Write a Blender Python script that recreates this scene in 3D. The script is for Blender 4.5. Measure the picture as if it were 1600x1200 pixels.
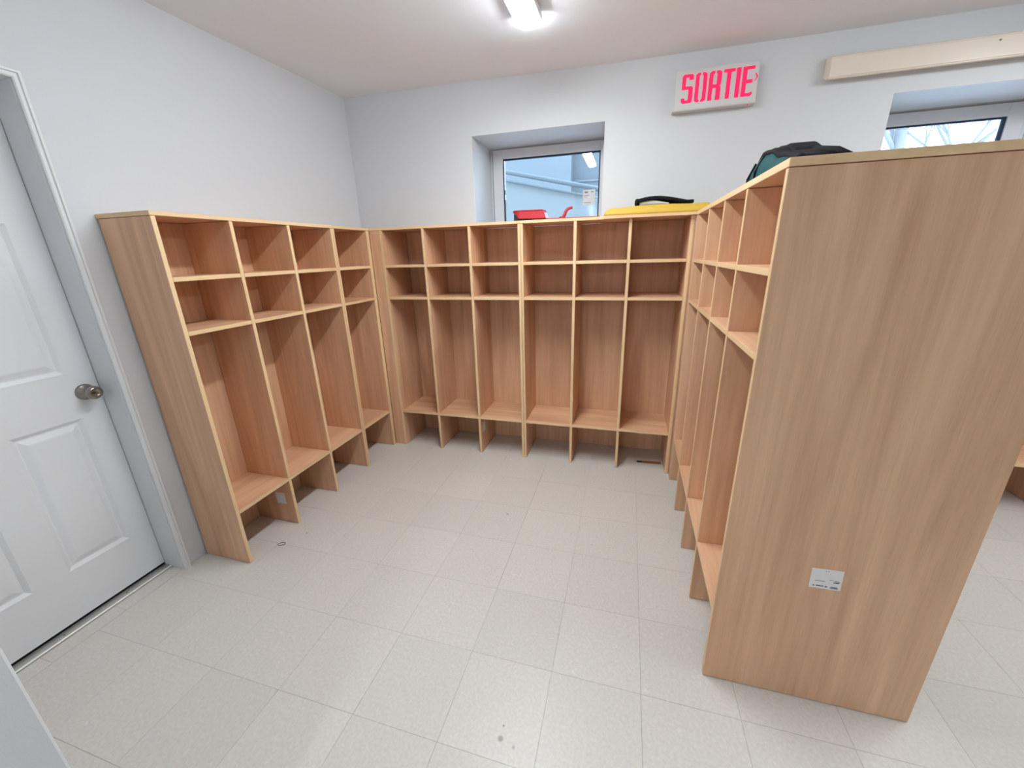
import bpy, bmesh, math, random
from mathutils import Vector, Matrix, noise
random.seed(7)
for o_ in list(bpy.data.objects): bpy.data.objects.remove(o_)
SC = bpy.context.scene
COL = SC.collection

# ------------------------------------------------------------------ camera
def look(yaw, pitch, roll):
    cy, sy, cp, sp, cr, sr = math.cos(yaw), math.sin(yaw), math.cos(pitch), math.sin(pitch), math.cos(roll), math.sin(roll)
    f = Vector((-sy*cp, cy*cp, sp)); r = Vector((cy, sy, 0)); u = r.cross(f)
    r2 = r*cr + u*sr; u2 = -r*sr + u*cr
    return Matrix((r2, u2, -f)).transposed()
cam = bpy.data.cameras.new('camera'); cam.sensor_fit = 'HORIZONTAL'; cam.sensor_width = 36
cam.lens = 619.19/1600*36; cam.clip_start = 0.02; cam.clip_end = 200
camo = bpy.data.objects.new('camera', cam); COL.objects.link(camo)
camo.matrix_world = Matrix.Translation((2.0176, -2.8597, 1.4301)) @ look(0.2842, -0.3180, -0.0284).to_4x4()
SC.camera = camo

# ------------------------------------------------------------------ sky and exposure
W = bpy.data.worlds.new('overcast_sky'); SC.world = W; W.use_nodes = True
bg = W.node_tree.nodes['Background']; bg.inputs['Color'].default_value = (0.52, 0.77, 1.0, 1); bg.inputs['Strength'].default_value = 11.0
VS = SC.view_settings
VS.view_transform = 'Standard'; VS.look = 'None'; VS.gamma = 1.0; VS.use_curve_mapping = False
VS.exposure = 0.08
LAMP = 75.0        # strength of the fluorescent diffusers

# ------------------------------------------------------------------ materials
def lin(r, g, b):
    f = lambda c: (c/255/12.92) if c/255 <= .04045 else ((c/255+.055)/1.055)**2.4
    return (f(r), f(g), f(b), 1)
def newmat(name):
    m = bpy.data.materials.new(name); m.use_nodes = True
    return m, m.node_tree.nodes, m.node_tree.links, m.node_tree.nodes['Principled BSDF']
def paint(name, col, rough=.5, spec=.5, bump=0., bscale=200., metal=0., var=0.):
    m, N, L, P = newmat(name)
    P.inputs['Base Color'].default_value = col; P.inputs['Roughness'].default_value = rough
    P.inputs['Specular IOR Level'].default_value = spec; P.inputs['Metallic'].default_value = metal
    tc = N.new('ShaderNodeTexCoord'); nz = N.new('ShaderNodeTexNoise')
    nz.inputs['Scale'].default_value = bscale; nz.inputs['Detail'].default_value = 3
    L.new(tc.outputs['Object'], nz.inputs['Vector'])
    if bump:
        b = N.new('ShaderNodeBump'); b.inputs['Strength'].default_value = bump; b.inputs['Distance'].default_value = .002
        L.new(nz.outputs['Fac'], b.inputs['Height']); L.new(b.outputs['Normal'], P.inputs['Normal'])
    if var:
        mx = N.new('ShaderNodeMix'); mx.data_type = 'RGBA'
        mx.inputs['A'].default_value = tuple(c*(1-var) for c in col[:3])+(1,)
        mx.inputs['B'].default_value = tuple(min(1, c*(1+var)) for c in col[:3])+(1,)
        L.new(nz.outputs['Fac'], mx.inputs['Factor']); L.new(mx.outputs['Result'], P.inputs['Base Color'])
    return m
def emit(name, col, s):
    m, N, L, P = newmat(name)
    P.inputs['Base Color'].default_value = col; P.inputs['Emission Color'].default_value = col; P.inputs['Emission Strength'].default_value = s
    return m
def wood(name, axis, dark, light):
    """beech laminate, grain along axis"""
    m, N, L, P = newmat(name)
    tc = N.new('ShaderNodeTexCoord'); oi = N.new('ShaderNodeObjectInfo')
    off = N.new('ShaderNodeVectorMath'); off.operation = 'SCALE'; off.inputs[0].default_value = (13.7, 9.1, 17.3)
    L.new(oi.outputs['Random'], off.inputs['Scale'])
    ad = N.new('ShaderNodeVectorMath'); ad.operation = 'ADD'; L.new(tc.outputs['Object'], ad.inputs[0]); L.new(off.outputs[0], ad.inputs[1])
    def tex(s_across, s_along, detail, dist):
        mp = N.new('ShaderNodeMapping'); sc = [s_across]*3; sc[axis] = s_along
        mp.inputs['Scale'].default_value = sc; L.new(ad.outputs[0], mp.inputs['Vector'])
        n = N.new('ShaderNodeTexNoise'); n.inputs['Scale'].default_value = 1; n.inputs['Detail'].default_value = detail
        n.inputs['Distortion'].default_value = dist; L.new(mp.outputs[0], n.inputs['Vector']); return n
    a = tex(10, .8, 3, 1.1); b = tex(70, 1.6, 2, .25); c = tex(380, 14, 2, 0)
    m1 = N.new('ShaderNodeMath'); m1.operation = 'MULTIPLY_ADD'; L.new(b.outputs['Fac'], m1.inputs[0]); m1.inputs[1].default_value = .30; L.new(a.outputs['Fac'], m1.inputs[2])
    m2 = N.new('ShaderNodeMath'); m2.operation = 'MULTIPLY_ADD'; L.new(c.outputs['Fac'], m2.inputs[0]); m2.inputs[1].default_value = .22; L.new(m1.outputs[0], m2.inputs[2])
    rp = N.new('ShaderNodeValToRGB'); rp.color_ramp.elements[0].position = .48; rp.color_ramp.elements[0].color = dark
    rp.color_ramp.elements[1].position = .95; rp.color_ramp.elements[1].color = light
    L.new(m2.outputs[0], rp.inputs['Fac']); L.new(rp.outputs['Color'], P.inputs['Base Color'])
    P.inputs['Roughness'].default_value = .42; P.inputs['Specular IOR Level'].default_value = .35
    return m
WD, WL = lin(203, 155, 121), lin(236, 192, 156)
WOOD = [wood('beech_laminate_%s' % 'xyz'[i], i, WD, WL) for i in range(3)]
ED, EL = lin(228, 190, 144), lin(243, 211, 166)  # edges paler than faces: direct light on them partly put into the colour
EDGE = [wood('beech_edge_%s' % 'xyz'[i], i, ED, EL) for i in range(3)]
M_WALL = paint('white_wall_paint', lin(217, 220, 224), .6, .3, .12, 350)
M_CEIL = paint('white_ceiling_paint', lin(240, 241, 245), .8, .2, .1, 250)
M_DOOR = paint('white_door_paint', lin(234, 236, 239), .35, .4, .05, 120)
M_TRIM = paint('white_trim_paint', lin(228, 229, 231), .4, .4, .04, 120)
M_PVC = paint('white_vinyl_frame', lin(225, 226, 230), .35, .5, .02, 90)
M_GASKET = paint('black_gasket', lin(28, 40, 70), .5, .4, .1)
M_METAL = paint('satin_nickel', lin(150, 145, 139), .24, .5, .02, 300, 1.0)
M_ALU = paint('aluminium_threshold', lin(205, 205, 200), .35, .5, .05, 300, .6)
M_DARK = paint('dark_gap', lin(20, 19, 18), .8, .2, .1)
M_BEIGE = paint('beige_enamel', lin(232, 221, 207), .22, .5, .05, 30)
M_SIGN = paint('white_sign_plastic', lin(216, 217, 216), .3, .5, .03, 60)
M_SIGNEDGE = paint('grey_sign_base', lin(206, 205, 206), .4, .4, .03, 60)
M_LETTER = emit('lit_red_letters', lin(236, 24, 88), .62)
M_PAPER = paint('white_label_paper', lin(236, 234, 232), .5, .3, .05, 300)
M_INK = paint('black_print', lin(45, 43, 42), .6, .3, .05)
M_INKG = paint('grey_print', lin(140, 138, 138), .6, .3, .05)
M_LAMP = emit('fluorescent_diffuser', (.92, .98, 1.0, 1), LAMP)
M_LAMPBODY = paint('white_fixture_body', lin(235, 235, 235), .4, .4, .03)
M_RED = paint('red_plastic', lin(190, 52, 62), .4, .5, .03, 40)
M_BLACK = paint('black_fabric', lin(15, 16, 20), .8, .3, .4, 500)
M_BLACKP = paint('black_plastic', lin(44, 44, 50), .4, .4, .05, 60)
M_YELLOW = paint('yellow_vinyl', lin(208, 172, 70), .5, .4, .15, 40, 0, .06)
M_TEAL = paint('teal_nylon', lin(2, 72, 74), .6, .3, .3, 400, 0, .12)
M_WHITEF = paint('white_lining', lin(205, 206, 210), .6, .3, .2, 200)
M_SNOW = paint('snow', lin(236, 240, 245), .8, .2, .5, 8)
M_SIDING = paint('blue_grey_siding', lin(69, 71, 74), .6, .3, .1, 20)
M_SIDING2 = paint('pale_siding', lin(80, 82, 84), .6, .3, .1, 20)
M_RAIL = paint('grey_rail', lin(70, 72, 74), .5, .4, .05)
M_RAMP = paint('pale_grey_render', lin(100, 99, 97), .8, .2, .3, 12)
M_BARK = paint('winter_bark', lin(112, 108, 108), .8, .2, .5, 60, 0, .2)
M_ELASTIC = paint('brown_elastic', lin(92, 80, 72), .6, .3, .2, 800)
M_STRIP = paint('brown_wood_strip', lin(150, 96, 66), .5, .3, .2, 90, 0, .15)
M_CRUMB = paint('paper_scrap', lin(238, 236, 232), .7, .2, .2)

def tilemat():
    m, N, L, P = newmat('vinyl_floor_tile')
    tc = N.new('ShaderNodeNewGeometry'); oi = N.new('ShaderNodeObjectInfo')
    def nz(s, d, st=None):
        n = N.new('ShaderNodeTexNoise'); n.inputs['Scale'].default_value = s; n.inputs['Detail'].default_value = d
        L.new(tc.outputs['Position'], n.inputs['Vector']); return n
    fine = nz(95, 4); flake = nz(42, 2); big = nz(2.3, 2)
    rp = N.new('ShaderNodeValToRGB'); e = rp.color_ramp.elements
    e[0].position = .34; e[0].color = lin(214, 209, 202); e[1].position = .70; e[1].color = lin(224, 220, 214)
    L.new(fine.outputs['Fac'], rp.inputs['Fac'])
    fl = N.new('ShaderNodeValToRGB'); fl.color_ramp.elements[0].position = .66; fl.color_ramp.elements[1].position = .74
    fl.color_ramp.elements[0].color = (0, 0, 0, 1); fl.color_ramp.elements[1].color = (.4, .4, .4, 1)
    L.new(flake.outputs['Fac'], fl.inputs['Fac'])
    mx = N.new('ShaderNodeMix'); mx.data_type = 'RGBA'; L.new(fl.outputs['Color'], mx.inputs['Factor'])
    L.new(rp.outputs['Color'], mx.inputs['A']); mx.inputs['B'].default_value = lin(234, 233, 230)
    # per tile tone
    tone = N.new('ShaderNodeMapRange'); tone.inputs['To Min'].default_value = .975; tone.inputs['To Max'].default_value = 1.02
    L.new(oi.outputs['Random'], tone.inputs['Value'])
    sc = N.new('ShaderNodeVectorMath'); sc.operation = 'SCALE'; L.new(mx.outputs['Result'], sc.inputs[0]); L.new(tone.outputs[0], sc.inputs['Scale'])
    cur = sc.outputs[0]
    # small stains on the floor
    for (x, y, r, k) in ((1.722, -2.086, .0085, .55), (1.721, -2.05, .003, .4), (1.767, -2.098, .005, .7), (1.427, -1.008, .007, .6), (.40, -1.43, .005, .5), (1.05, -1.55, .004, .8), (1.92, -1.15, .003, .5)):
        d = N.new('ShaderNodeVectorMath'); d.operation = 'DISTANCE'; L.new(tc.outputs['Position'], d.inputs[0]); d.inputs[1].default_value = (x, y, 0)
        mr = N.new('ShaderNodeMapRange'); mr.inputs['From Min'].default_value = r*.6; mr.inputs['From Max'].default_value = r*1.3
        mr.inputs['To Min'].default_value = k; mr.inputs['To Max'].default_value = 1; L.new(d.outputs['Value'], mr.inputs['Value'])
        s = N.new('ShaderNodeVectorMath'); s.operation = 'SCALE'; L.new(cur, s.inputs[0]); L.new(mr.outputs[0], s.inputs['Scale']); cur = s.outputs[0]
    L.new(cur, P.inputs['Base Color'])
    rr = N.new('ShaderNodeMapRange'); rr.inputs['To Min'].default_value = .26; rr.inputs['To Max'].default_value = .44
    L.new(big.outputs['Fac'], rr.inputs['Value']); L.new(rr.outputs[0], P.inputs['Roughness'])
    b = N.new('ShaderNodeBump'); b.inputs['Strength'].default_value = .08; b.inputs['Distance'].default_value = .001
    L.new(fine.outputs['Fac'], b.inputs['Height']); L.new(b.outputs['Normal'], P.inputs['Normal'])
    P.inputs['Specular IOR Level'].default_value = .4
    return m
M_TILE = tilemat()
M_JOINT = paint('tile_joint', lin(168, 163, 154), .8, .2, .1)

def glassmat():
    m, N, L, P = newmat('window_glass'); N.remove(P)
    t = N.new('ShaderNodeBsdfTransparent'); t.inputs['Color'].default_value = (.985, .993, 1, 1)
    g = N.new('ShaderNodeBsdfGlossy'); g.inputs['Roughness'].default_value = .015
    f = N.new('ShaderNodeFresnel'); f.inputs['IOR'].default_value = 1.5
    mx = N.new('ShaderNodeMixShader'); L.new(f.outputs[0], mx.inputs[0]); L.new(t.outputs[0], mx.inputs[1]); L.new(g.outputs[0], mx.inputs[2])
    L.new(mx.outputs[0], N['Material Output'].inputs['Surface']); return m
M_GLASS = glassmat()

# ------------------------------------------------------------------ geometry helpers
def obj(name, me, mats, parent=None, loc=(0, 0, 0)):
    o = bpy.data.objects.new(name, me); COL.objects.link(o)
    for m in (mats if isinstance(mats, (list, tuple)) else [mats]):
        if m.name not in [x.name for x in me.materials if x]: me.materials.append(m)
    o.location = loc
    if parent: 
        o.parent = parent
    return o
def tag(o, label=None, cat=None, group=None, kind=None):
    if label: o['label'] = label
    if cat: o['category'] = cat
    if group: o['group'] = group
    if kind: o['kind'] = kind
    return o
def empty(name, loc=(0, 0, 0)):
    o = bpy.data.objects.new(name, None); COL.objects.link(o); o.location = loc; o.empty_display_size = .1; return o
def bmbox(bm, a, b):
    r = bmesh.ops.create_cube(bm, size=1)['verts']
    for v in r:
        v.co = Vector([(a[i]+b[i])/2 + v.co[i]*(b[i]-a[i]) for i in range(3)])
    return r
def mesh_of(bm, name='m', smooth=False):
    me = bpy.data.meshes.new(name); bmesh.ops.recalc_face_normals(bm, faces=bm.faces[:]); bm.to_mesh(me); bm.free()
    if smooth:
        for p in me.polygons: p.use_smooth = True
    return me
def box(name, a, b, mat, parent=None, bev=0., base=None):
    """axis aligned box given in the parent's space; origin at the centre of its foot"""
    c = Vector(((a[0]+b[0])/2, (a[1]+b[1])/2, min(a[2], b[2])))
    bm = bmesh.new(); bmbox(bm, [a[i]-c[i] for i in range(3)], [b[i]-c[i] for i in range(3)])
    if bev: bmesh.ops.bevel(bm, geom=bm.edges[:], offset=bev, segments=1, affect='EDGES')
    return obj(name, mesh_of(bm, name), mat, parent, c)
def boxes(name, lst, mat, parent=None):
    bm = bmesh.new()
    for a, b in lst: bmbox(bm, a, b)
    return obj(name, mesh_of(bm, name), mat, parent)
def board(name, a, b, thin, grain, parent, bev=.0011):
    """wooden board: thin = thickness axis; the four narrow sides carry edge banding, partly lightened as if lit"""
    c = Vector(((a[0]+b[0])/2, (a[1]+b[1])/2, min(a[2], b[2])))
    bm = bmesh.new(); bmbox(bm, [a[i]-c[i] for i in range(3)], [b[i]-c[i] for i in range(3)])
    bmesh.ops.bevel(bm, geom=bm.edges[:], offset=bev, segments=1, affect='EDGES')
    bmesh.ops.recalc_face_normals(bm, faces=bm.faces[:])
    for f in bm.faces: f.material_index = 0 if abs(f.normal[thin]) > .6 else 1
    me = bpy.data.meshes.new(name); bm.to_mesh(me); bm.free()
    return obj(name, me, [WOOD[grain], EDGE[grain]], parent, c)
def lathe(name, prof, mat, parent, loc, rot, seg=28):
    bm = bmesh.new(); rings = []
    for (h, r) in prof:
        rings.append([bm.verts.new((r*math.cos(2*math.pi*k/seg), r*math.sin(2*math.pi*k/seg), h)) for k in range(seg)])
    for i in range(len(rings)-1):
        for k in range(seg): bm.faces.new((rings[i][k], rings[i][(k+1) % seg], rings[i+1][(k+1) % seg], rings[i+1][k]))
    bm.faces.new(rings[0][::-1]); bm.faces.new(rings[-1])
    o = obj(name, mesh_of(bm, name, True), mat, parent, loc); o.rotation_euler = rot; return o
def tube_into(bm, pts, rad, seg=8, closed=False):
    pts = [Vector(p) for p in pts]; n = len(pts); rings = []
    for i in range(n):
        a = pts[(i-1) % n] if (closed or i > 0) else pts[i]; b = pts[(i+1) % n] if (closed or i < n-1) else pts[i]
        t = (b-a).normalized(); u = t.cross(Vector((0, 0, 1)));
        if u.length < 1e-4: u = t.cross(Vector((1, 0, 0)))
        u.normalize(); w = u.cross(t); r = rad(i/(n-1)) if callable(rad) else rad
        rings.append([bm.verts.new(pts[i] + (u*math.cos(2*math.pi*k/seg)+w*math.sin(2*math.pi*k/seg))*r) for k in range(seg)])
    for i in range(n if closed else n-1):
        A, B = rings[i], rings[(i+1) % n]
        for k in range(seg): bm.faces.new((A[k], A[(k+1) % seg], B[(k+1) % seg], B[k]))
    if not closed: bm.faces.new(rings[0][::-1]); bm.faces.new(rings[-1])
def tube(name, pts, rad, mat, parent=None, seg=8, closed=False, loc=(0, 0, 0)):
    bm = bmesh.new(); tube_into(bm, pts, rad, seg, closed); return obj(name, mesh_of(bm, name, True), mat, parent, loc)
def prism(name, poly, plane, d0, d1, mat, parent=None, bev=0., loc=(0, 0, 0), smooth=False):
    """polygon in plane 'xz','yz' or 'xy' extruded from d0 to d1 on the third axis"""
    ix = {'xz': (0, 2, 1), 'yz': (1, 2, 0), 'xy': (0, 1, 2)}[plane]; bm = bmesh.new()
    def mk(d):
        r = []
        for p in poly:
            v = [0, 0, 0]; v[ix[0]] = p[0]; v[ix[1]] = p[1]; v[ix[2]] = d; r.append(bm.verts.new(v))
        return r
    A, B = mk(d0), mk(d1); bm.faces.new(A); bm.faces.new(B[::-1]); n = len(A)
    for i in range(n): bm.faces.new((A[i], B[i], B[(i+1) % n], A[(i+1) % n]))
    if bev: bmesh.ops.bevel(bm, geom=bm.edges[:], offset=bev, segments=2, affect='EDGES')
    return obj(name, mesh_of(bm, name, smooth), mat, parent, loc)
def struct(o, label=None): o['kind'] = 'structure'; return o

# ------------------------------------------------------------------ measured layout (metres)
T = .018
DL, DB, H = .2926, .3379, 1.6191
XR, XR2 = 2.3527, 2.9426
S1, S2, BN = 1.3587, 1.1419, .277
LY = [-1.6902, -1.3735, -1.0469, -.7202, -.3727]
BX = [.3738, .6865, 1.0141, 1.3438, 1.688, 2.0027, 2.3281]
RY = [-1.7183, -1.3792, -1.0641, -.7467, -.4167]
HC = 2.478
RX, NY = 6.2, -6.4          # far right wall, wall behind the camera
TS = .3048; TX, TY = 1.2289, -1.5356

# ------------------------------------------------------------------ floor
floor = struct(box('floor', (-.45, NY-.2, -.15), (RX+.2, .02, -.0028), [M_JOINT]))
full = None; g = .0004
ix0, ix1, iy0, iy1 = -4, 13, -9, 5
for i in range(ix0, ix1):
    for j in range(iy0, iy1+1):
        x0, x1 = TX+i*TS, TX+(i+1)*TS; y0, y1 = TY+(j-1)*TS, TY+j*TS
        clip = False
        if i == ix0: x0 = 0.002; clip = True
        if j == iy1: y1 = -.001; clip = True
        c = Vector(((x0+x1)/2, (y0+y1)/2, -.0028))
        if clip or full is None:
            bm = bmesh.new(); hx, hy = (x1-x0)/2-g, (y1-y0)/2-g
            bmbox(bm, (-hx, -hy, 0), (hx, hy, .0028)); me = mesh_of(bm, 'tile')
            if not clip: full = me
        else: me = full
        t = obj('tile', me, [M_TILE]); t.parent = floor; t.location = c - floor.location
# plain remainder of the same floor, away from the photograph
rest = boxes('floor_remainder', [((TX+ix1*TS+g, NY, -.0028), (RX, -.001, 0)), ((.002, NY, -.0028), (TX+ix1*TS-g, TY+(iy0-1)*TS-g, 0))], M_TILE)
rest.parent = floor; rest.location = -floor.location

# ------------------------------------------------------------------ walls and ceiling
WT = .46      # thickness of the back wall
W1 = (.95, 1.822, 1.42, 2.183); W2 = (3.278, 4.105, 1.42, 2.162)
def P2(a, b): return (a, b)
wb = [((-.35, 0, -.1), (W1[0], WT, HC+.1)), ((W1[1], 0, -.1), (W2[0], WT, HC+.1)), ((W2[1], 0, -.1), (RX+.2, WT, HC+.1))]
for w in (W1, W2):
    wb += [((w[0], 0, -.1), (w[1], WT, w[2])), ((w[0], 0, w[3]), (w[1], WT, HC+.1))]
wall_back = struct(boxes('wall_back', wb, M_WALL))
DY0, DY1, DH = -1.800, -2.53, 2.03          # door opening
wall_left = struct(boxes('wall_left', [((-.35, DY0, -.1), (0, 0, HC+.1)), ((-.35, NY, -.1), (0, DY1, HC+.1)), ((-.35, DY1, DH), (0, DY0, HC+.1)),
                                       ((-.35, DY1, -.1), (-.19, DY0, DH))], M_WALL))  # last box: unseen block added behind the door to keep daylight out
wall_right = struct(box('wall_right', (RX, NY-.2, -.1), (RX+.2, 0, HC+.1), M_WALL))
wall_front = struct(box('wall_front', (0, NY-.2, -.1), (RX, NY, HC+.1), M_WALL))
EX, EY = 1.2, -2.66                          # corner of the entry partition beside the photographer
wall_entry = struct(box('wall_entry', (0.001, NY, 0), (EX, EY, HC), M_WALL, bev=.004))
# ceiling: dips a little away from the corner
bm = bmesh.new(); nx, ny = 14, 12; vs = {}
for i in range(nx+1):
    for j in range(ny+1):
        x = -.05 + (RX+.1)*i/nx; y = .03 + (NY-.06)*j/ny
        z = 2.466 + .042*math.exp(-((x/1.5)**2)-((y/.9)**2))
        vs[i, j] = bm.verts.new((x, y, z))
top = {}
for i in range(nx):
    for j in range(ny): bm.faces.new((vs[i, j], vs[i, j+1], vs[i+1, j+1], vs[i+1, j]))
bmbox(bm, (-.05, NY-.03, HC+.06), (RX+.05, .03, HC+.1))
ceiling = struct(obj('ceiling', mesh_of(bm, 'ceiling', False), M_CEIL))

# ------------------------------------------------------------------ door on the left wall
door = struct(empty('door_1', (-.12, (DY0+DY1)/2, 0)))
def loc(o, p):       # reparent keeping world coordinates (parents are never rotated)
    o.parent = p; w = Vector(p.location); q = p.parent
    while q: w += Vector(q.location); q = q.parent
    o.location = Vector(o.location) - w; return o
rows = [(.235, .832), (1.022, 1.58), (1.70, 1.90)]; cols = [(-2.106, -1.893), (-2.430, -2.217)]
bm = bmesh.new(); X0, X1 = -.155, -.12; zb = .019; ys, ye = DY1+.003, DY0-.003; zt = DH-.004
bmbox(bm, (X0, ys, zb), (X0+.018, ye, zt))
def fr(y0, y1, z0, z1): bmbox(bm, (X0+.018, y0, z0), (X1, y1, z1))
fr(ys, cols[1][0], zb, zt); fr(cols[1][1], cols[0][0], zb, zt); fr(cols[0][1], ye, zb, zt)
zz = [zb]+[v for r in rows for v in r]+[zt]
for c in cols:
    for k in range(0, len(zz), 2): fr(c[0], c[1], zz[k], zz[k+1])
slab = loc(obj('door_slab', mesh_of(bm, 'door_slab'), M_DOOR), door)
for c in cols:
    for r in rows:
        bm = bmesh.new(); rings = []
        for ins, dx in ((0, 0), (.006, -.004), (.014, -.0095), (.019, -.0095), (.040, -.002), (.046, -.0012)):
            rings.append([bm.verts.new((X1+dx, y, z)) for y, z in ((c[0]+ins, r[0]+ins), (c[1]-ins, r[0]+ins), (c[1]-ins, r[1]-ins), (c[0]+ins, r[1]-ins))])
        for a in range(len(rings)-1):
            for k in range(4): bm.faces.new((rings[a][k], rings[a][(k+1) % 4], rings[a+1][(k+1) % 4], rings[a+1][k]))
        bm.faces.new(rings[-1])
        back = [bm.verts.new((X0+.017, v.co.y, v.co.z)) for v in rings[0]]
        for k in range(4): bm.faces.new((rings[0][k], rings[0][(k+1) % 4], back[(k+1) % 4], back[k]))
        bm.faces.new(back)
        loc(obj('door_panel', mesh_of(bm, 'door_panel'), M_DOOR), door)
loc(box('door_gap_shade', (-.152, ys, .0065), (-.124, ye, .0188), M_DARK), door)  # black bar painting in the shade of the gap under the door
KY, KZ = -1.853, .934
knob = lathe('door_knob', [(0, .033), (.004, .033), (.009, .029), (.012, .017), (.024, .0125), (.034, .015), (.042, .024), (.050, .0268), (.060, .0268), (.066, .024), (.069, .014), (.0685, .0135)], M_METAL, None, (-.12, KY, KZ), (0, math.pi/2, 0), 36)
loc(knob, door); tag(knob, label='satin nickel door knob with round rose')
kb = box('lock_button', (.0685, -.006, -.002), (.074, .006, .002), M_METAL); kb.location = (0, 0, .0685); kb.parent = knob
# jambs, stop and narrow moulded casing around the opening
def casing(axis, fixed, a0, a1, sgn, name, parent):
    """two-step moulding; runs along axis ('z' or 'y') on the wall face x = 0"""
    prof = [(0, 0), (0, .012), (.004, .015), (.009, .015), (.011, .0125), (.015, .0125), (.017, .018), (.024, .018), (.027, .014), (.027, 0)]
    bm = bmesh.new(); A = []; B = []
    for (d, h) in prof:
        e = fixed + sgn*d
        if axis == 'z': A.append(bm.verts.new((h, e, a0))); B.append(bm.verts.new((h, e, a1+d)))
        else: A.append(bm.verts.new((h, a0-d, e))); B.append(bm.verts.new((h, a1+d, e)))
    n = len(A)
    for i in range(n): bm.faces.new((A[i], A[(i+1) % n], B[(i+1) % n], B[i]))
    bm.faces.new(A); bm.faces.new(B[::-1])
    return loc(obj(name, mesh_of(bm, name), M_TRIM), parent)
trim = struct(empty('trim_1', (0, (DY0+DY1)/2, 0)))
casing('z', DY0, 0, DH, 1, 'casing', trim); casing('z', DY1, 0, DH, -1, 'casing', trim); casing('y', DH, DY1, DY0, 1, 'casing', trim)
jm = .0025
loc(box('door_jamb', (-.118, DY0-jm, .001), (.001, DY0, DH), M_TRIM), trim)
loc(box('door_jamb', (-.118, DY1, .001), (.001, DY1+jm, DH), M_TRIM), trim)
loc(box('door_jamb', (-.118, DY1, DH-jm), (.001, DY0, DH), M_TRIM), trim)
thr = struct(box('trim_2', (-.150, DY1+.001, 0), (-.083, DY0-.001, .006), M_ALU, bev=.002))
strip = box('edge_strip', (-.084, DY1+.001, 0), (-.077, DY0-.001, .008), paint('pale_metal_edge', lin(240, 240, 232), .3, .5), bev=.002); loc(strip, thr)
for yy in (-1.83, -1.98, -2.2): loc(lathe('screw', [(0, .004), (.0012, .004), (.0018, .002)], M_INKG, None, (-.10, yy, .006), (0, 0, 0), 10), thr)
for k in range(3):
    y1 = DY0-.002-k*.243; loc(box('tile', (-.076, y1-.242, -.0028), (0.0008, y1, 0), M_TILE), floor)

# ------------------------------------------------------------------ windows
def window(idx, w, fy, left, right, ztop, glL, glR, glT, sticker=False):
    root = struct(empty('window_%d' % idx, ((w[0]+w[1])/2, fy, w[2])))
    fw, fz = glL-left, ztop-glT; zb = w[2]+.012
    parts = [('frame_jamb', (left, fy, zb), (glL, fy+.06, ztop)), ('frame_jamb', (glR, fy, zb), (right, fy+.06, ztop)),
             ('frame_head', (glL, fy, glT), (glR, fy+.06, ztop)), ('frame_sill', (glL, fy, zb), (glR, fy+.06, zb+fz))]
    for n, a, b in parts: loc(box(n, a, b, M_PVC, bev=.003), root)
    # dark gaskets
    gw = .009
    for a, b in (((glL, fy+.012, zb+fz), (glL+gw, fy+.035, glT)), ((glR-gw, fy+.012, zb+fz), (glR, fy+.035, glT)),
                 ((glL+gw, fy+.012, glT-gw), (glR-gw, fy+.035, glT)), ((glL+gw, fy+.012, zb+fz), (glR-gw, fy+.035, zb+fz+gw))):
        loc(box('gasket', a, b, M_GASKET), root)
    for dy in (.016, .030):
        loc(box('pane', (glL+gw, fy+dy, zb+fz+gw), (glR-gw, fy+dy+.003, glT-gw), M_GLASS), root)
    # thin grey strips drawing in the shadow line where frame meets plaster
    loc(box('shadow_bead', (left, fy-.003, ztop-.004), (right, fy, ztop), M_INKG), root)
    loc(box('shadow_bead', (left-.001, fy-.003, zb), (left+.003, fy, ztop-.004), M_INKG), root)
    loc(box('window_sill', (w[0]+.002, .002, w[2]+.0005), (w[1]-.002, fy+.03, w[2]+.0115), M_PVC), root)
    # fills between frame and plaster opening
    loc(boxes('plaster_fill', [((w[0]+.001, fy+.004, zb), (left, fy+.055, w[3])), ((right, fy+.004, zb), (w[1]-.001, fy+.055, w[3])), ((left, fy+.004, ztop), (right, fy+.055, w[3]))], M_WALL), root)
    if sticker:
        s = loc(box('window_sticker', (1.655, fy+.0152, 1.758), (1.745, fy+.0158, 1.862), M_PAPER), root)
        tag(s, label='white printed sticker on the glass')
        for a, b in (((1.668, 1.838), (1.692, 1.850)), ((1.716, 1.843), (1.733, 1.849)), ((1.664, 1.822), (1.700, 1.825)), ((1.664, 1.812), (1.69, 1.815)), ((1.664, 1.772), (1.715, 1.776))):
            p = box('print_line', (a[0], fy+.0149, a[1]), (b[0], fy+.0152, b[1]), M_INKG); loc(p, s)
    return root
window(1, W1, .38, .967, 1.82, 2.176, 1.046, 1.775, 2.110, True)
window(2, W2, .38, 3.31, 4.088, 2.155, 3.385, 4.012, 2.086)

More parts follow.
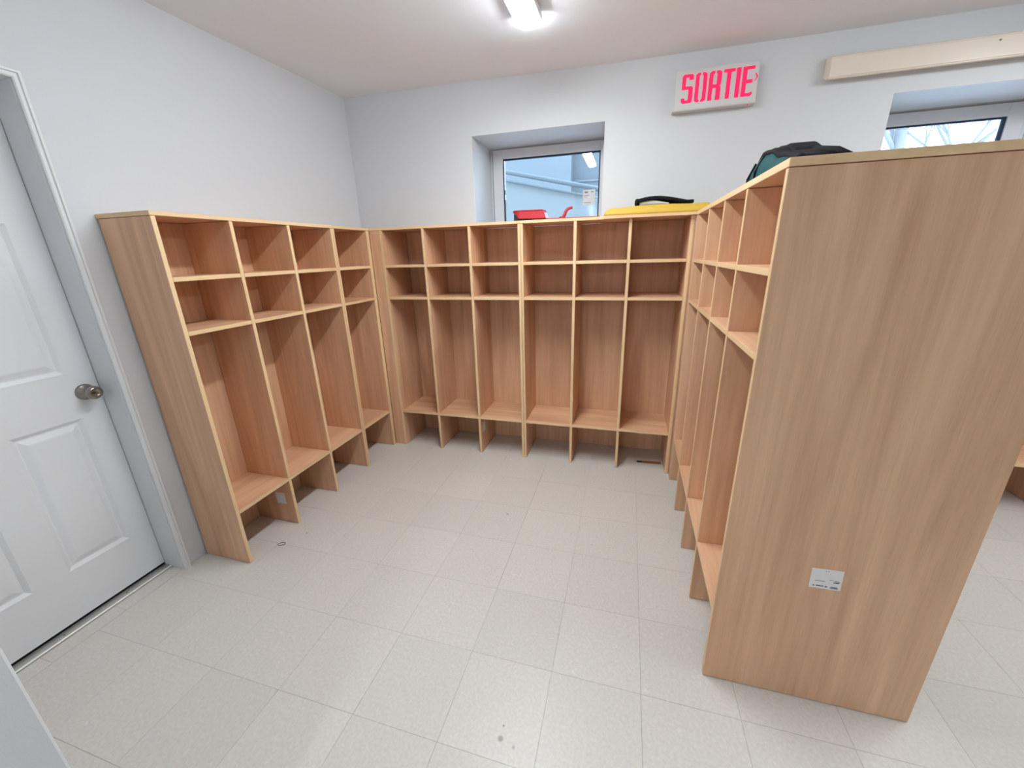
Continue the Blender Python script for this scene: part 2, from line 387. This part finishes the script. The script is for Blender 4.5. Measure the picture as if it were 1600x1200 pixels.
# ------------------------------------------------------------------ cubby lockers
def unit(name, label, loc0, group='beech cubby lockers'):
    e = empty(name, loc0); tag(e, label, 'cubby locker', group); return e
def cells(root, along, panels, thick, front, back, facing, z_top, shelf_back=True):
    """along: 0 = cells run on x, 1 = on y. panels: near positions of the uprights, thick: their thickness.
    front/back: depth coordinates of the openings and of the back panel's inner face."""
    d = 1-along
    lo, hi = min(front, back), max(front, back)
    def mk(name, a0, a1, z0, z1, thin, grain, f=lo, b=hi):
        A, B = [0, 0, 0], [0, 0, 0]
        A[along], B[along] = a0, a1; A[d], B[d] = f, b; A[2], B[2] = z0, z1
        return loc(board(name, A, B, thin, grain, None), root)
    n = len(panels)
    for i, (p, t) in enumerate(zip(panels, thick)):
        if i in (0, n-1): mk('side_panel', p, p+t, 0.002, z_top, along, 2)
        else:
            mk('divider', p, p+t, BN+T+.0004, z_top, along, 2); mk('foot_panel', p, p+t, .002, BN-.0004, along, 2)
    mk('bench', panels[0]+thick[0]+.0004, panels[-1]-.0004, BN, BN+T, 2, along)
    for i in range(n-1):
        a0, a1 = panels[i]+thick[i]+.0004, panels[i+1]-.0004
        for z in (S1, S2): mk('shelf', a0, a1, z, z+T, 2, along)
def backpanel(root, a, b, thin): return loc(board('back_panel', a, b, thin, 2, None), root)

def paper_label(root, a, b, thin, s, text):
    """small printed paper label; text = list of print bars in label fractions"""
    o = loc(box('paper_label', a, b, M_PAPER), root); tag(o, label='white printed paper label')
    for (u0, u1, v0, v1, m) in text:
        A, B = list(a), list(b)
        u = 0 if thin == 1 else 1
        A[u] = a[u]+(b[u]-a[u])*u0; B[u] = a[u]+(b[u]-a[u])*u1; A[2] = a[2]+(b[2]-a[2])*v0; B[2] = a[2]+(b[2]-a[2])*v1
        if s < 0: A[thin] = a[thin]-.0003; B[thin] = a[thin]
        else: A[thin] = b[thin]; B[thin] = b[thin]+.0003
        p = box('print_line', A, B, m); p.parent = o; p.location = Vector(p.location)-(Vector(o.location)+Vector(root.location))
    return o
PRINT = [(.12, .17, .10, .15, M_INK), (.22, .46, .11, .155, M_INK), (.50, .58, .10, .15, M_INK), (.68, .90, .115, .15, M_INK), (.66, .92, .065, .095, M_INK),
         (.16, .48, .37, .40, M_INKG), (.74, .92, .36, .40, M_INK), (.78, .93, .43, .47, M_INKG), (.60, .74, .47, .49, M_INKG), (.43, .46, .90, .93, M_INKG), (.51, .54, .90, .93, M_INKG)]

# left wall: three-bay unit by the door, then a single bay in the corner
TT = T                                        # top board thickness
uL = unit('cubby_unit', 'three-bay beech cubby locker against left wall, beside the white door', (DL/2, (LY[0]+LY[3])/2, 0))
cells(uL, 1, LY[:3]+[LY[3]], [T, T, T, T], DL, .012, 1, H-TT)
backpanel(uL, (.003, LY[0]+T, .002), (.0115, LY[3], H-TT), 0)
loc(board('top_panel', (.003, LY[0]-.001, H-TT+.0012), (DL+.001, LY[3]+T, H), 2, 1, None), uL)
paper_label(uL, (.176, LY[1]-.0008, .122), (.240, LY[1]-.0003, .192), 1, -1, [])
uC = unit('cubby_unit', 'narrow single-bay beech cubby locker on left wall, in the room corner', (DL/2, (LY[3]+LY[4])/2, 0))
cells(uC, 1, [LY[3]+T+.001, LY[4]], [T*.8, -DB-.001-LY[4]], DL, .012, 1, H-TT)
backpanel(uC, (.003, LY[3]+T+.001, .002), (.0115, LY[4], H-TT), 0)
loc(board('top_panel', (.003, LY[3]+T+.0006, H-TT+.0012), (DL+.001, -DB-.001, H), 2, 1, None), uC)
# back wall: two three-bay units
uB = unit('cubby_unit', 'three-bay beech cubby locker on back wall, left one under the first window', ((BX[0]+BX[3])/2, -DB/2, 0))
cells(uB, 0, BX[:4], [T, T, T, T], -DB, -.012, 1, H-TT)
backpanel(uB, (BX[0]+T, -.0115, .002), (BX[3], -.003, H-TT), 1)
loc(board('filler_panel', (DL+.002, -DB, .002), (BX[0]-.0005, -DB+T, H-TT), 1, 2, None), uB)
loc(board('top_panel', (.003, -DB-.001, H-TT+.0012), (BX[3]+T, -.003, H), 2, 0, None), uB)
paper_label(uB, (BX[2]+T+.0003, -.30, .155), (BX[2]+T+.0008, -.245, .235), 0, 1, [])
uD = unit('cubby_unit', 'three-bay beech cubby locker on back wall, right one holding the yellow mat', ((BX[3]+BX[6])/2, -DB/2, 0))
cells(uD, 0, [BX[3]+T+.001]+BX[4:], [T*.8, T, T, T], -DB, -.012, 1, H-TT)
backpanel(uD, (BX[3]+T+.001, -.0115, .002), (BX[6], -.003, H-TT), 1)
loc(board('filler_panel', (BX[6]+T+.0005, -DB, .002), (XR-.001, -DB+T, H-TT), 1, 2, None), uD)
loc(board('top_panel', (BX[3]+T+.0006, -DB-.001, H-TT+.0012), (1.8595, -.003, H), 2, 0, None), uD)
loc(board('top_panel', (1.8605, -DB-.032, H-TT+.0012), (XR+.02, -.003, H), 2, 0, None), uD)
# island: back to back, one wide end panel
uI = unit('cubby_island', 'tall freestanding beech cubby island with wide end panel bearing a paper label', ((XR+XR2)/2, (RY[0]+RY[4])/2, 0), 'beech cubby lockers')
XM = (XR+XR2)/2; IT = .021
loc(board('end_panel', (XR, RY[0], .002), (XR2, RY[0]+T, H-IT), 1, 2, None), uI)
loc(board('end_panel', (XR, RY[4], .002), (XR2, RY[4]+T, H-IT), 1, 2, None), uI)
for side, f, b in ((0, XR, XM-.005), (1, XR2, XM+.005)):
    lo, hi = min(f, b), max(f, b)
    for y in RY[1:4]:
        loc(board('divider', (lo, y, BN+T+.0004), (hi, y+T, H-IT), 1, 2, None), uI); loc(board('foot_panel', (lo, y, .002), (hi, y+T, BN-.0004), 1, 2, None), uI)
    loc(board('bench', (lo, RY[0]+T+.0004, BN), (hi, RY[4]-.0004, BN+T), 2, 1, None), uI)
    for k in range(4):
        for z in (S1, S2): loc(board('shelf', (lo, RY[k]+T+.0004, z), (hi, RY[k+1]-.0004, z+T), 2, 1, None), uI)
backpanel(uI, (XM-.0045, RY[0]+T, .002), (XM+.0045, RY[4], H-IT), 0)
loc(board('filler_panel', (XR+.001, RY[4]+T+.0005, .002), (XR+.001+T, -DB-.001, H-IT), 0, 2, None), uI)
loc(board('top_panel', (XR-.001, RY[0]-.001, H-IT+.0016), (XR2+.001, -DB-.034, H), 2, 1, None), uI)
lb = paper_label(uI, (2.594, RY[0]-.0008, .457), (2.674, RY[0]-.0003, .527), 1, -1, PRINT)
lb.rotation_euler = (0, math.radians(-1.5), 0)
# another unit beyond the island, only a sliver of its bench shows at the right edge
uF = unit('cubby_unit', 'beech cubby locker on back wall beyond the island, only a bench corner showing', (4.125, -DB/2, 0))
cells(uF, 0, [3.63, 3.955, 4.28, 4.605], [T, T, T, T], -DB, -.012, 1, H-TT)
backpanel(uF, (3.63+T, -.0115, .002), (4.605, -.003, H-TT), 1)
loc(board('top_panel', (3.629, -DB-.001, H-TT+.0012), (4.624, -.003, H), 2, 0, None), uF)

# ------------------------------------------------------------------ ceiling lights
def strip_light(label, x, y0, y1, ztop):
    r = empty('strip_light', (x, (y0+y1)/2, ztop)); tag(r, label, 'ceiling light', 'fluorescent strip lights')
    L2 = (y1-y0)/2
    b = box('fixture_body', (-.062, -L2, -.028), (.062, L2, -.001), M_LAMPBODY, bev=.003); b.parent = r
    for s in (-1, 1):
        e = prism('end_cap', [(.052*math.cos(a), -.028+.024*math.sin(a)) for a in [-math.pi*k/12 for k in range(13)]], 'xz', s*L2, s*(L2-.006), M_LAMP); e.parent = r
    bm = bmesh.new(); n = 12; A = []; B = []
    for k in range(n+1):
        a = -math.pi*k/n; q = (.05*math.cos(a), -.0285+.021*math.sin(a))
        A.append(bm.verts.new((q[0], -L2+.007, q[1]))); B.append(bm.verts.new((q[0], L2-.007, q[1])))
    for k in range(n): bm.faces.new((A[k], B[k], B[k+1], A[k+1]))
    bm.faces.new((A[0], A[n], B[n], B[0]))
    d = obj('diffuser', mesh_of(bm, 'diffuser'), M_LAMP, r)
    return r
ZL = 2.466
strip_light('lit white strip light on the ceiling above the cubby nook', 1.505, -1.88, -.655, ZL)
strip_light('lit strip light on the ceiling behind the photographer, nook row', 1.505, -6.1, -4.88, ZL)
strip_light('lit strip light on the ceiling right of the cubby island', 3.95, -1.95, -.73, ZL)

# ------------------------------------------------------------------ exit sign
sg = empty('exit_sign', (2.416, 0, 2.173)); tag(sg, 'white exit sign reading SORTIE in glowing red letters on back wall', 'exit sign')
sx0, sx1, sz0, sz1 = 2.209, 2.625, 2.180, 2.372
loc(box('sign_housing', (sx0+.004, -.044, sz0+.003), (sx1-.004, -.001, sz1-.003), M_SIGN, bev=.004), sg)
loc(box('sign_face', (sx0, -.050, sz0), (sx1, -.0445, sz1), M_SIGN, bev=.002), sg)
loc(box('sign_base', (sx0-.008, -.053, sz0-.0045), (sx1+.003, -.001, sz0-.0005), M_SIGNEDGE, bev=.001), sg)
loc(lathe('test_button', [(0, .004), (.004, .004), (.0055, .002)], M_LETTER, None, (sx1-.035, -.045, sz0-.005), (math.pi, 0, 0), 10), sg)
def letter(name, strokes, x0, wdt):
    """strokes: rectangles / polygons in unit letter space"""
    z0, hh = sz0+.032, .138; bm = bmesh.new()
    for poly in strokes:
        n = len(poly); A = [bm.verts.new((x0+u*wdt, -.0525, z0+v*hh)) for u, v in poly]; B = [bm.verts.new((x0+u*wdt, -.0502, z0+v*hh)) for u, v in poly]
        bm.faces.new(A); bm.faces.new(B[::-1])
        for i in range(n): bm.faces.new((A[i], B[i], B[(i+1) % n], A[(i+1) % n]))
    o = loc(obj('sign_letter', mesh_of(bm, name), M_LETTER), sg)
def R(a, b, c, d): return [(a, b), (c, b), (c, d), (a, d)]
q = .325; h = .105; ch = .06
letter('S', [[(0, .48), (q, .48), (q, 1-h), (.62, 1-h), (.62, .80), (1, .80), (1, 1-ch), (.85, 1), (.15, 1), (0, 1-ch)], R(q, .48, .62, .48+h), [(.62, .48), (.62, h), (q, h), (q, .18), (0, .18), (0, ch), (.15, 0), (.85, 0), (1, ch), (1, .48+h-ch), (.85, .48+h), (.62, .48+h)]], sx0+.034, .058)
letter('O', [[(0, ch), (.2, 0), (.43, 0), (.43, .07), (q, .10), (q, .90), (.43, .93), (.43, 1), (.2, 1), (0, 1-ch)], [(1, ch), (.8, 0), (.57, 0), (.57, .07), (1-q, .10), (1-q, .90), (.57, .93), (.57, 1), (.8, 1), (1, 1-ch)]], sx0+.103, .058)
letter('R', [[(0, 0), (q, 0), (q, .42), (.62, .42), (.62, 0), (1, 0), (1, .42), (.9, .48), (1, .54), (1, 1-ch), (.82, 1), (.57, 1), (.57, .92), (.64, .89), (.64, .54), (q, .54), (q, .89), (.44, .92), (.44, 1), (.2, 1), (0, 1-ch)]], sx0+.172, .062)
letter('T', [R(0, 1-h, 1, 1), R(.32, 0, .68, 1-h)], sx0+.243, .056)
letter('I', [R(0, 0, 1, 1)], sx0+.307, .021)
letter('E', [[(0, 0), (.85, 0), (1, ch), (1, .13), (.8, .13), (.74, h), (.38, h), (.38, .44), (.9, .44), (.9, .56), (.38, .56), (.38, 1-h), (1, 1-h), (1, 1), (0, 1)]], sx0+.338, .056)
letter('chevron', [[(0, .50), (.6, .62), (0, .74), (.35, .74), (1, .62), (.35, .50)]], sx0+.3985, .0150)

# ------------------------------------------------------------------ beige enamelled casing above the second window
vb = empty('valance_box', (3.7, 0, 2.24)); tag(vb, 'long beige enamelled box mounted high on back wall, right of exit sign', 'valance')
vx0, vx1 = 2.942, 4.75; yf = -.062
prof = [(-.001, 2.262), (yf+.012, 2.240), (yf, 2.246), (yf+.004, 2.335), (yf+.018, 2.348), (-.001, 2.352)]
bm = bmesh.new(); A = [bm.verts.new((vx0+(0 if k in (0, 5) else .004), p[0], p[1])) for k, p in enumerate(prof)]; B = [bm.verts.new((vx1, p[0], p[1])) for p in prof]
for i in range(6): bm.faces.new((A[i], A[(i+1) % 6], B[(i+1) % 6], B[i]))
bm.faces.new(A); bm.faces.new(B[::-1])
bmesh.ops.bevel(bm, geom=bm.edges[:], offset=.004, segments=2, affect='EDGES')
loc(obj('cover', mesh_of(bm, 'cover'), M_BEIGE), vb)
loc(lathe('cover_screw', [(0, .004), (.0015, .004), (.002, .002)], M_INKG, None, (3.62, yf-.0002, 2.315), (math.pi/2, 0, 0), 10), vb)

# ------------------------------------------------------------------ things lying on the cubby tops
# yellow folded mat
def soft_slab(name, outline_fn, nx, ny, mat, parent, locv, smooth=True):
    bm = bmesh.new(); top = {}; bot = {}
    for i in range(nx+1):
        for j in range(ny+1):
            u, v = i/nx, j/ny; x, y, zt, zb_ = outline_fn(u, v)
            top[i, j] = bm.verts.new((x, y, zt)); bot[i, j] = bm.verts.new((x, y, zb_))
    for i in range(nx):
        for j in range(ny):
            bm.faces.new((top[i, j], top[i+1, j], top[i+1, j+1], top[i, j+1])); bm.faces.new((bot[i, j], bot[i, j+1], bot[i+1, j+1], bot[i+1, j]))
    for i in range(nx):
        bm.faces.new((top[i, 0], bot[i, 0], bot[i+1, 0], top[i+1, 0])); bm.faces.new((top[i, ny], top[i+1, ny], bot[i+1, ny], bot[i, ny]))
    for j in range(ny):
        bm.faces.new((top[0, j], top[0, j+1], bot[0, j+1], bot[0, j])); bm.faces.new((top[nx, j], bot[nx, j], bot[nx, j+1], top[nx, j+1]))
    return obj(name, mesh_of(bm, name, smooth), mat, parent, locv)
def mat_fn(u, v):
    x = -.29+.58*u; y = -.14+.27*v
    e = min(u/.05, (1-u)/.05, 1); ev = min(v/.08, (1-v)/.08, 1)
    hgt = .014+.032*math.sqrt(max(0, min(1, u/.04)))*(.75+.25*min(1, u/.5)) if True else 0
    hgt = .012 + (.026+.012*math.sin(min(1, u*1.3)*math.pi*.75))*math.sqrt(max(0, e))*(max(0, ev)**.4)
    hgt += .003*noise.noise(Vector((u*6, v*4, 3)))
    return x, y, hgt, 0.0012
ym = soft_slab('folded_mat', mat_fn, 40, 14, M_YELLOW, None, (2.15, -.20, H))
tag(ym, 'flat yellow folded vinyl mat lying on the back cubby top', 'mat')
# black folded pouch with white lining on the mat
pouch = empty('black_pouch', (2.19, -.185, H+.056)); tag(pouch, 'black fabric pouch with white lining, lying on yellow mat', 'pouch')
def arch(u):       # height along x
    return .052*math.sin(math.pi*min(1, (u+.22)/1.30))**1.0*(1-.55*u) + .004
def pouch_fn(u, v):
    x = -.155+.31*u; y = -.06+.14*v; z = arch(u)*(.9+.1*math.cos(v*3)); th = .023 - .010*u
    return x, y, max(z, .016), max(z-th, .0005)
pf = soft_slab('outer_flap', pouch_fn, 28, 8, M_BLACK, pouch, (0, 0, 0))
def lin_fn(u, v):
    x = -.135+.16*u; y = -.052+.12*v; z = max(.004, arch(.06+.5*u)-.012) * (1-.75*u**1.3)
    return x, y, z, .0005
soft_slab('white_lining', lin_fn, 16, 6, M_WHITEF, pouch, (0, 0, 0))
tube('rolled_edge', [(-.150, -.06+.14*k/8, .020+.006*math.sin(k)) for k in range(9)], .013, M_BLACK, pouch)

# red plastic toy by the window
toy = empty('red_toy', (1.52, -.15, H)); tag(toy, 'red plastic toy with black underside and upturned handle, on cubby top before window', 'toy')
def tub_fn(u, v):
    x = -.25+.225*u; y = -.055+.11*v
    taper = min(1, u/.22); zt = .069-.004*u if u < .93 else .069-.004*u-.05*(u-.93)/.07
    zb_ = .058-.040*taper+.004*(1-u)
    return x, y*(.35+.65*taper), zt, max(.018, zb_)
o_ = soft_slab('tub', tub_fn, 24, 8, M_RED, toy, (0, 0, 0), False)
prism('underside', [(-.236, .0012), (-.236, .050), (-.225, .046), (-.19, .024), (-.12, .0165), (-.10, .0012)], 'xz', -.045, .045, M_BLACKP, toy)
prism('base_bar', [(-.10, .003), (.30, .003), (.31, .010), (.30, .0165), (-.03, .0175), (-.10, .0165)], 'xz', -.03, .03, M_RED, toy, .002)
tube('handle', [(.052, 0, .014), (.075, 0, .018), (.085, 0, .034), (.093, 0, .055), (.106, 0, .070), (.134, 0, .0745)], lambda t: .012-.004*t, M_RED, toy, 10)
tube('tub_rim', [(-.252, 0, .070), (-.235, .04, .069), (-.18, .056, .068), (-.05, .056, .067), (-.035, .03, .062), (-.035, -.03, .062), (-.05, -.056, .067), (-.18, -.056, .068), (-.235, -.04, .069)], .0035, M_RED, toy, 6, True)

# teal bag with black trim lying on the island
bag = empty('teal_bag', (2.50, -1.32, H)); tag(bag, 'teal nylon bag with black trim lying on top of the cubby island', 'bag')
RIDGE = [(-.27, .022), (-.10, .058), (0., .088), (.09, .098), (.15, .074), (.19, .044)]
def ridge(y):
    for (a, p), (b, q_) in zip(RIDGE, RIDGE[1:]):
        if y <= b: t = max(0, (y-a)/(b-a)); t = t*t*(3-2*t); return p+(q_-p)*t
    return RIDGE[-1][1]
def bag_fn(u, v):
    y = -.27+.46*v; x = -.11+.17*u
    e = min(1, u/.16, (1-u)/.22); ev = min(1, v/.04, (1-v)/.03)
    z = .008 + (ridge(y)-.012)*math.sqrt(max(0, e))*max(0, ev)**.35 + .003*noise.noise(Vector((u*5, v*7, 1)))
    return x, y, max(z, .006), .0012
soft_slab('bag_body', bag_fn, 18, 34, M_TEAL, bag, (0, 0, 0))
# black zip tape over the ridge, ending in a pull at the far corner
ys_ = [-.25+.44*k/18 for k in range(19)]
pp = [(-.078, y, ridge(y)-.003) for y in ys_]
tube('zip_piping', pp, lambda t: .011-.003*t, M_BLACK, bag)
e_ = pp[-1]
tube('zip_pull', [e_, (e_[0]-.004, e_[1]+.012, e_[2]+.001), (e_[0]-.010, e_[1]+.030, e_[2]-.018)], lambda t: .006-.004*t, M_METAL, bag)
tube('side_seam', [(-.111, .05, .006), (-.108, .062, .04), (-.086, .055, .088)], .0035, M_BLACK, bag)
tube('side_seam', [(-.111, .135, .006), (-.109, .140, .03), (-.090, .135, .076)], .0035, M_BLACK, bag)
def band_fn(u, v):
    x = -.078+.10*u; y = -.24+.40*v
    return x, y, ridge(y)+.006-.012*(1 if v in (0., 1.) else 0), ridge(y)-.014
soft_slab('top_band', band_fn, 12, 44, M_BLACK, bag, (0, 0, 0))
def pad_fn(u, v):
    x = -.05+.08*u; y = -.09+.21*v; e = min(1, v/.10, (1-v)/.10, u/.12, (1-u)/.12)
    return x, y, ridge(y)+.003+.012*math.sqrt(max(0, e)), ridge(y)-.012
soft_slab('back_pad', pad_fn, 28, 40, M_BLACK, bag, (0, 0, 0))
tube('shoulder_strap', [(.0, -.09, .066), (.0, -.14, .056), (-.01, -.19, .046), (.0, -.24, .034), (.02, -.272, .012)], .009, M_BLACK, bag)

# ------------------------------------------------------------------ small things on the floor
ring = tube('hair_elastic', [(.018*math.cos(2*math.pi*k/20), .012*math.sin(2*math.pi*k/20), .0018) for k in range(20)], .0014, M_ELASTIC, None, 6, True, (.335, -1.537, 0))
ring.rotation_euler = (0, 0, .4); tag(ring, 'tiny brown hair elastic on the floor before the left cubbies', 'hair elastic')
ws = empty('wood_strip', (2.245, -.212, 0)); ws.rotation_euler = (0, 0, .06)
tag(ws, 'thin brown wooden strip with dark end on floor under rightmost back bench', 'wood strip')
box('strip_body', (-.055, -.013, .0008), (.070, .013, .006), M_STRIP, ws, .0012)
box('dark_tip', (-.092, -.010, .0008), (-.0555, .010, .005), M_INK, ws, .001)
for k, (x, y, s) in enumerate(((1.268, -.391, .009), (1.285, -.40, .004))):
    bm = bmesh.new(); n = 7
    A = [bm.verts.new((s*math.cos(2*math.pi*i/n)*(.7+.5*random.random()), s*math.sin(2*math.pi*i/n)*(.7+.5*random.random()), .0004)) for i in range(n)]
    B = [bm.verts.new((v.co.x*.8, v.co.y*.8, .0022)) for v in A]
    bm.faces.new(A[::-1]); bm.faces.new(B)
    for i in range(n): bm.faces.new((A[i], A[(i+1) % n], B[(i+1) % n], B[i]))
    o = obj('paper_scrap', mesh_of(bm, 'paper_scrap'), M_CRUMB, None, (x, y, 0))
    tag(o, ('larger white paper scrap on floor before the back cubbies', 'tiny white crumb beside the paper scrap on the floor')[k], 'scrap')

# ------------------------------------------------------------------ outdoors, seen through the glass
GZ = 1.25
og = struct(boxes('ground_outside', [((-14, WT+.02, GZ-.6), (30, 34, GZ))], M_SNOW))
# snow covered ramp wall with a rail, falling to the right
ramp = empty('ramp_wall', (1.0, 2.2, GZ)); tag(ramp, 'pale ramp wall with a rail falling rightwards outside first window', 'ramp')
loc(prism('ramp_body', [(-2.5, GZ), (-2.5, 2.95), (.55, 2.245), (2.6, 1.77), (4.2, 1.40), (4.4, GZ)], 'xz', 2.0, 3.2, M_RAMP), ramp)
loc(tube('hand_rail', [(-2.5, 1.97, 3.03), (.55, 1.97, 2.325), (2.6, 1.97, 1.85)], .024, M_RAIL), ramp)
loc(tube('lower_rail', [(-2.5, 1.97, 2.94), (.55, 1.97, 2.235), (2.6, 1.97, 1.76)], .012, M_RAIL), ramp)
nb = empty('neighbour_building', (0, 9, GZ)); tag(nb, 'blue-grey sided building standing behind the ramp outside first window', 'building')
loc(box('wall', (-6, 8, GZ), (1.9, 14, 9), M_SIDING), nb)
loc(box('pale_bay', (-1.25, 7.7, GZ), (.55, 8, 9), M_SIDING2), nb)
for z in range(9): loc(box('siding_board', (-6, 7.96, GZ+.3+z*.75), (1.9, 8, GZ+.34+z*.75), M_SIDING2), nb)
def tree(x, y, hgt, seed, label):
    rnd = random.Random(seed); r = empty('bare_tree', (x, y, GZ)); tag(r, label, 'tree', 'bare winter trees')
    bm = bmesh.new(); 
    def br(p, d, ln, rad, dep, bm_):
        pts = [p]; q_ = p.copy(); dd = d.copy()
        for k in range(5):
            dd = (dd + Vector((rnd.uniform(-.16, .16), rnd.uniform(-.16, .16), rnd.uniform(-.04, .12)))).normalized(); q_ = q_ + dd*ln/5; pts.append(q_.copy())
        tube_into(bm_, pts, lambda t: rad*(1-.5*t), 6)
        if dep > 0:
            for _ in range(4 if dep > 1 else 5):
                s = pts[rnd.randint(2, 5)]; a = rnd.uniform(0, 6.28); nd = (dd*.7+Vector((math.cos(a), math.sin(a)*.7, rnd.uniform(-.1, .5)))*.8).normalized()
                br(s.copy(), nd, ln*rnd.uniform(.5, .75), rad*.5, dep-1, bm_)
    tb = bmesh.new(); tube_into(tb, [(0, 0, 0), (.05, 0, hgt*.2), (0, .05, hgt*.36)], lambda t: .13*(1-.25*t), 10)
    obj('trunk', mesh_of(tb, 'trunk', True), M_BARK, r)
    for k in range(6):
        a = k*1.05+rnd.random(); br(Vector((0, .03, hgt*rnd.uniform(.26, .36))), Vector((math.cos(a), math.sin(a)*.5, .9)).normalized(), hgt*.34, .05, 3, bm)
    obj('branches', mesh_of(bm, 'branches', True), M_BARK, r)
tree(7.35, 8.6, 7.5, 3, 'bare winter tree seen at left of the second window')
tree(12.4, 15.6, 9.0, 11, 'slender bare winter tree seen mid pane of the second window')
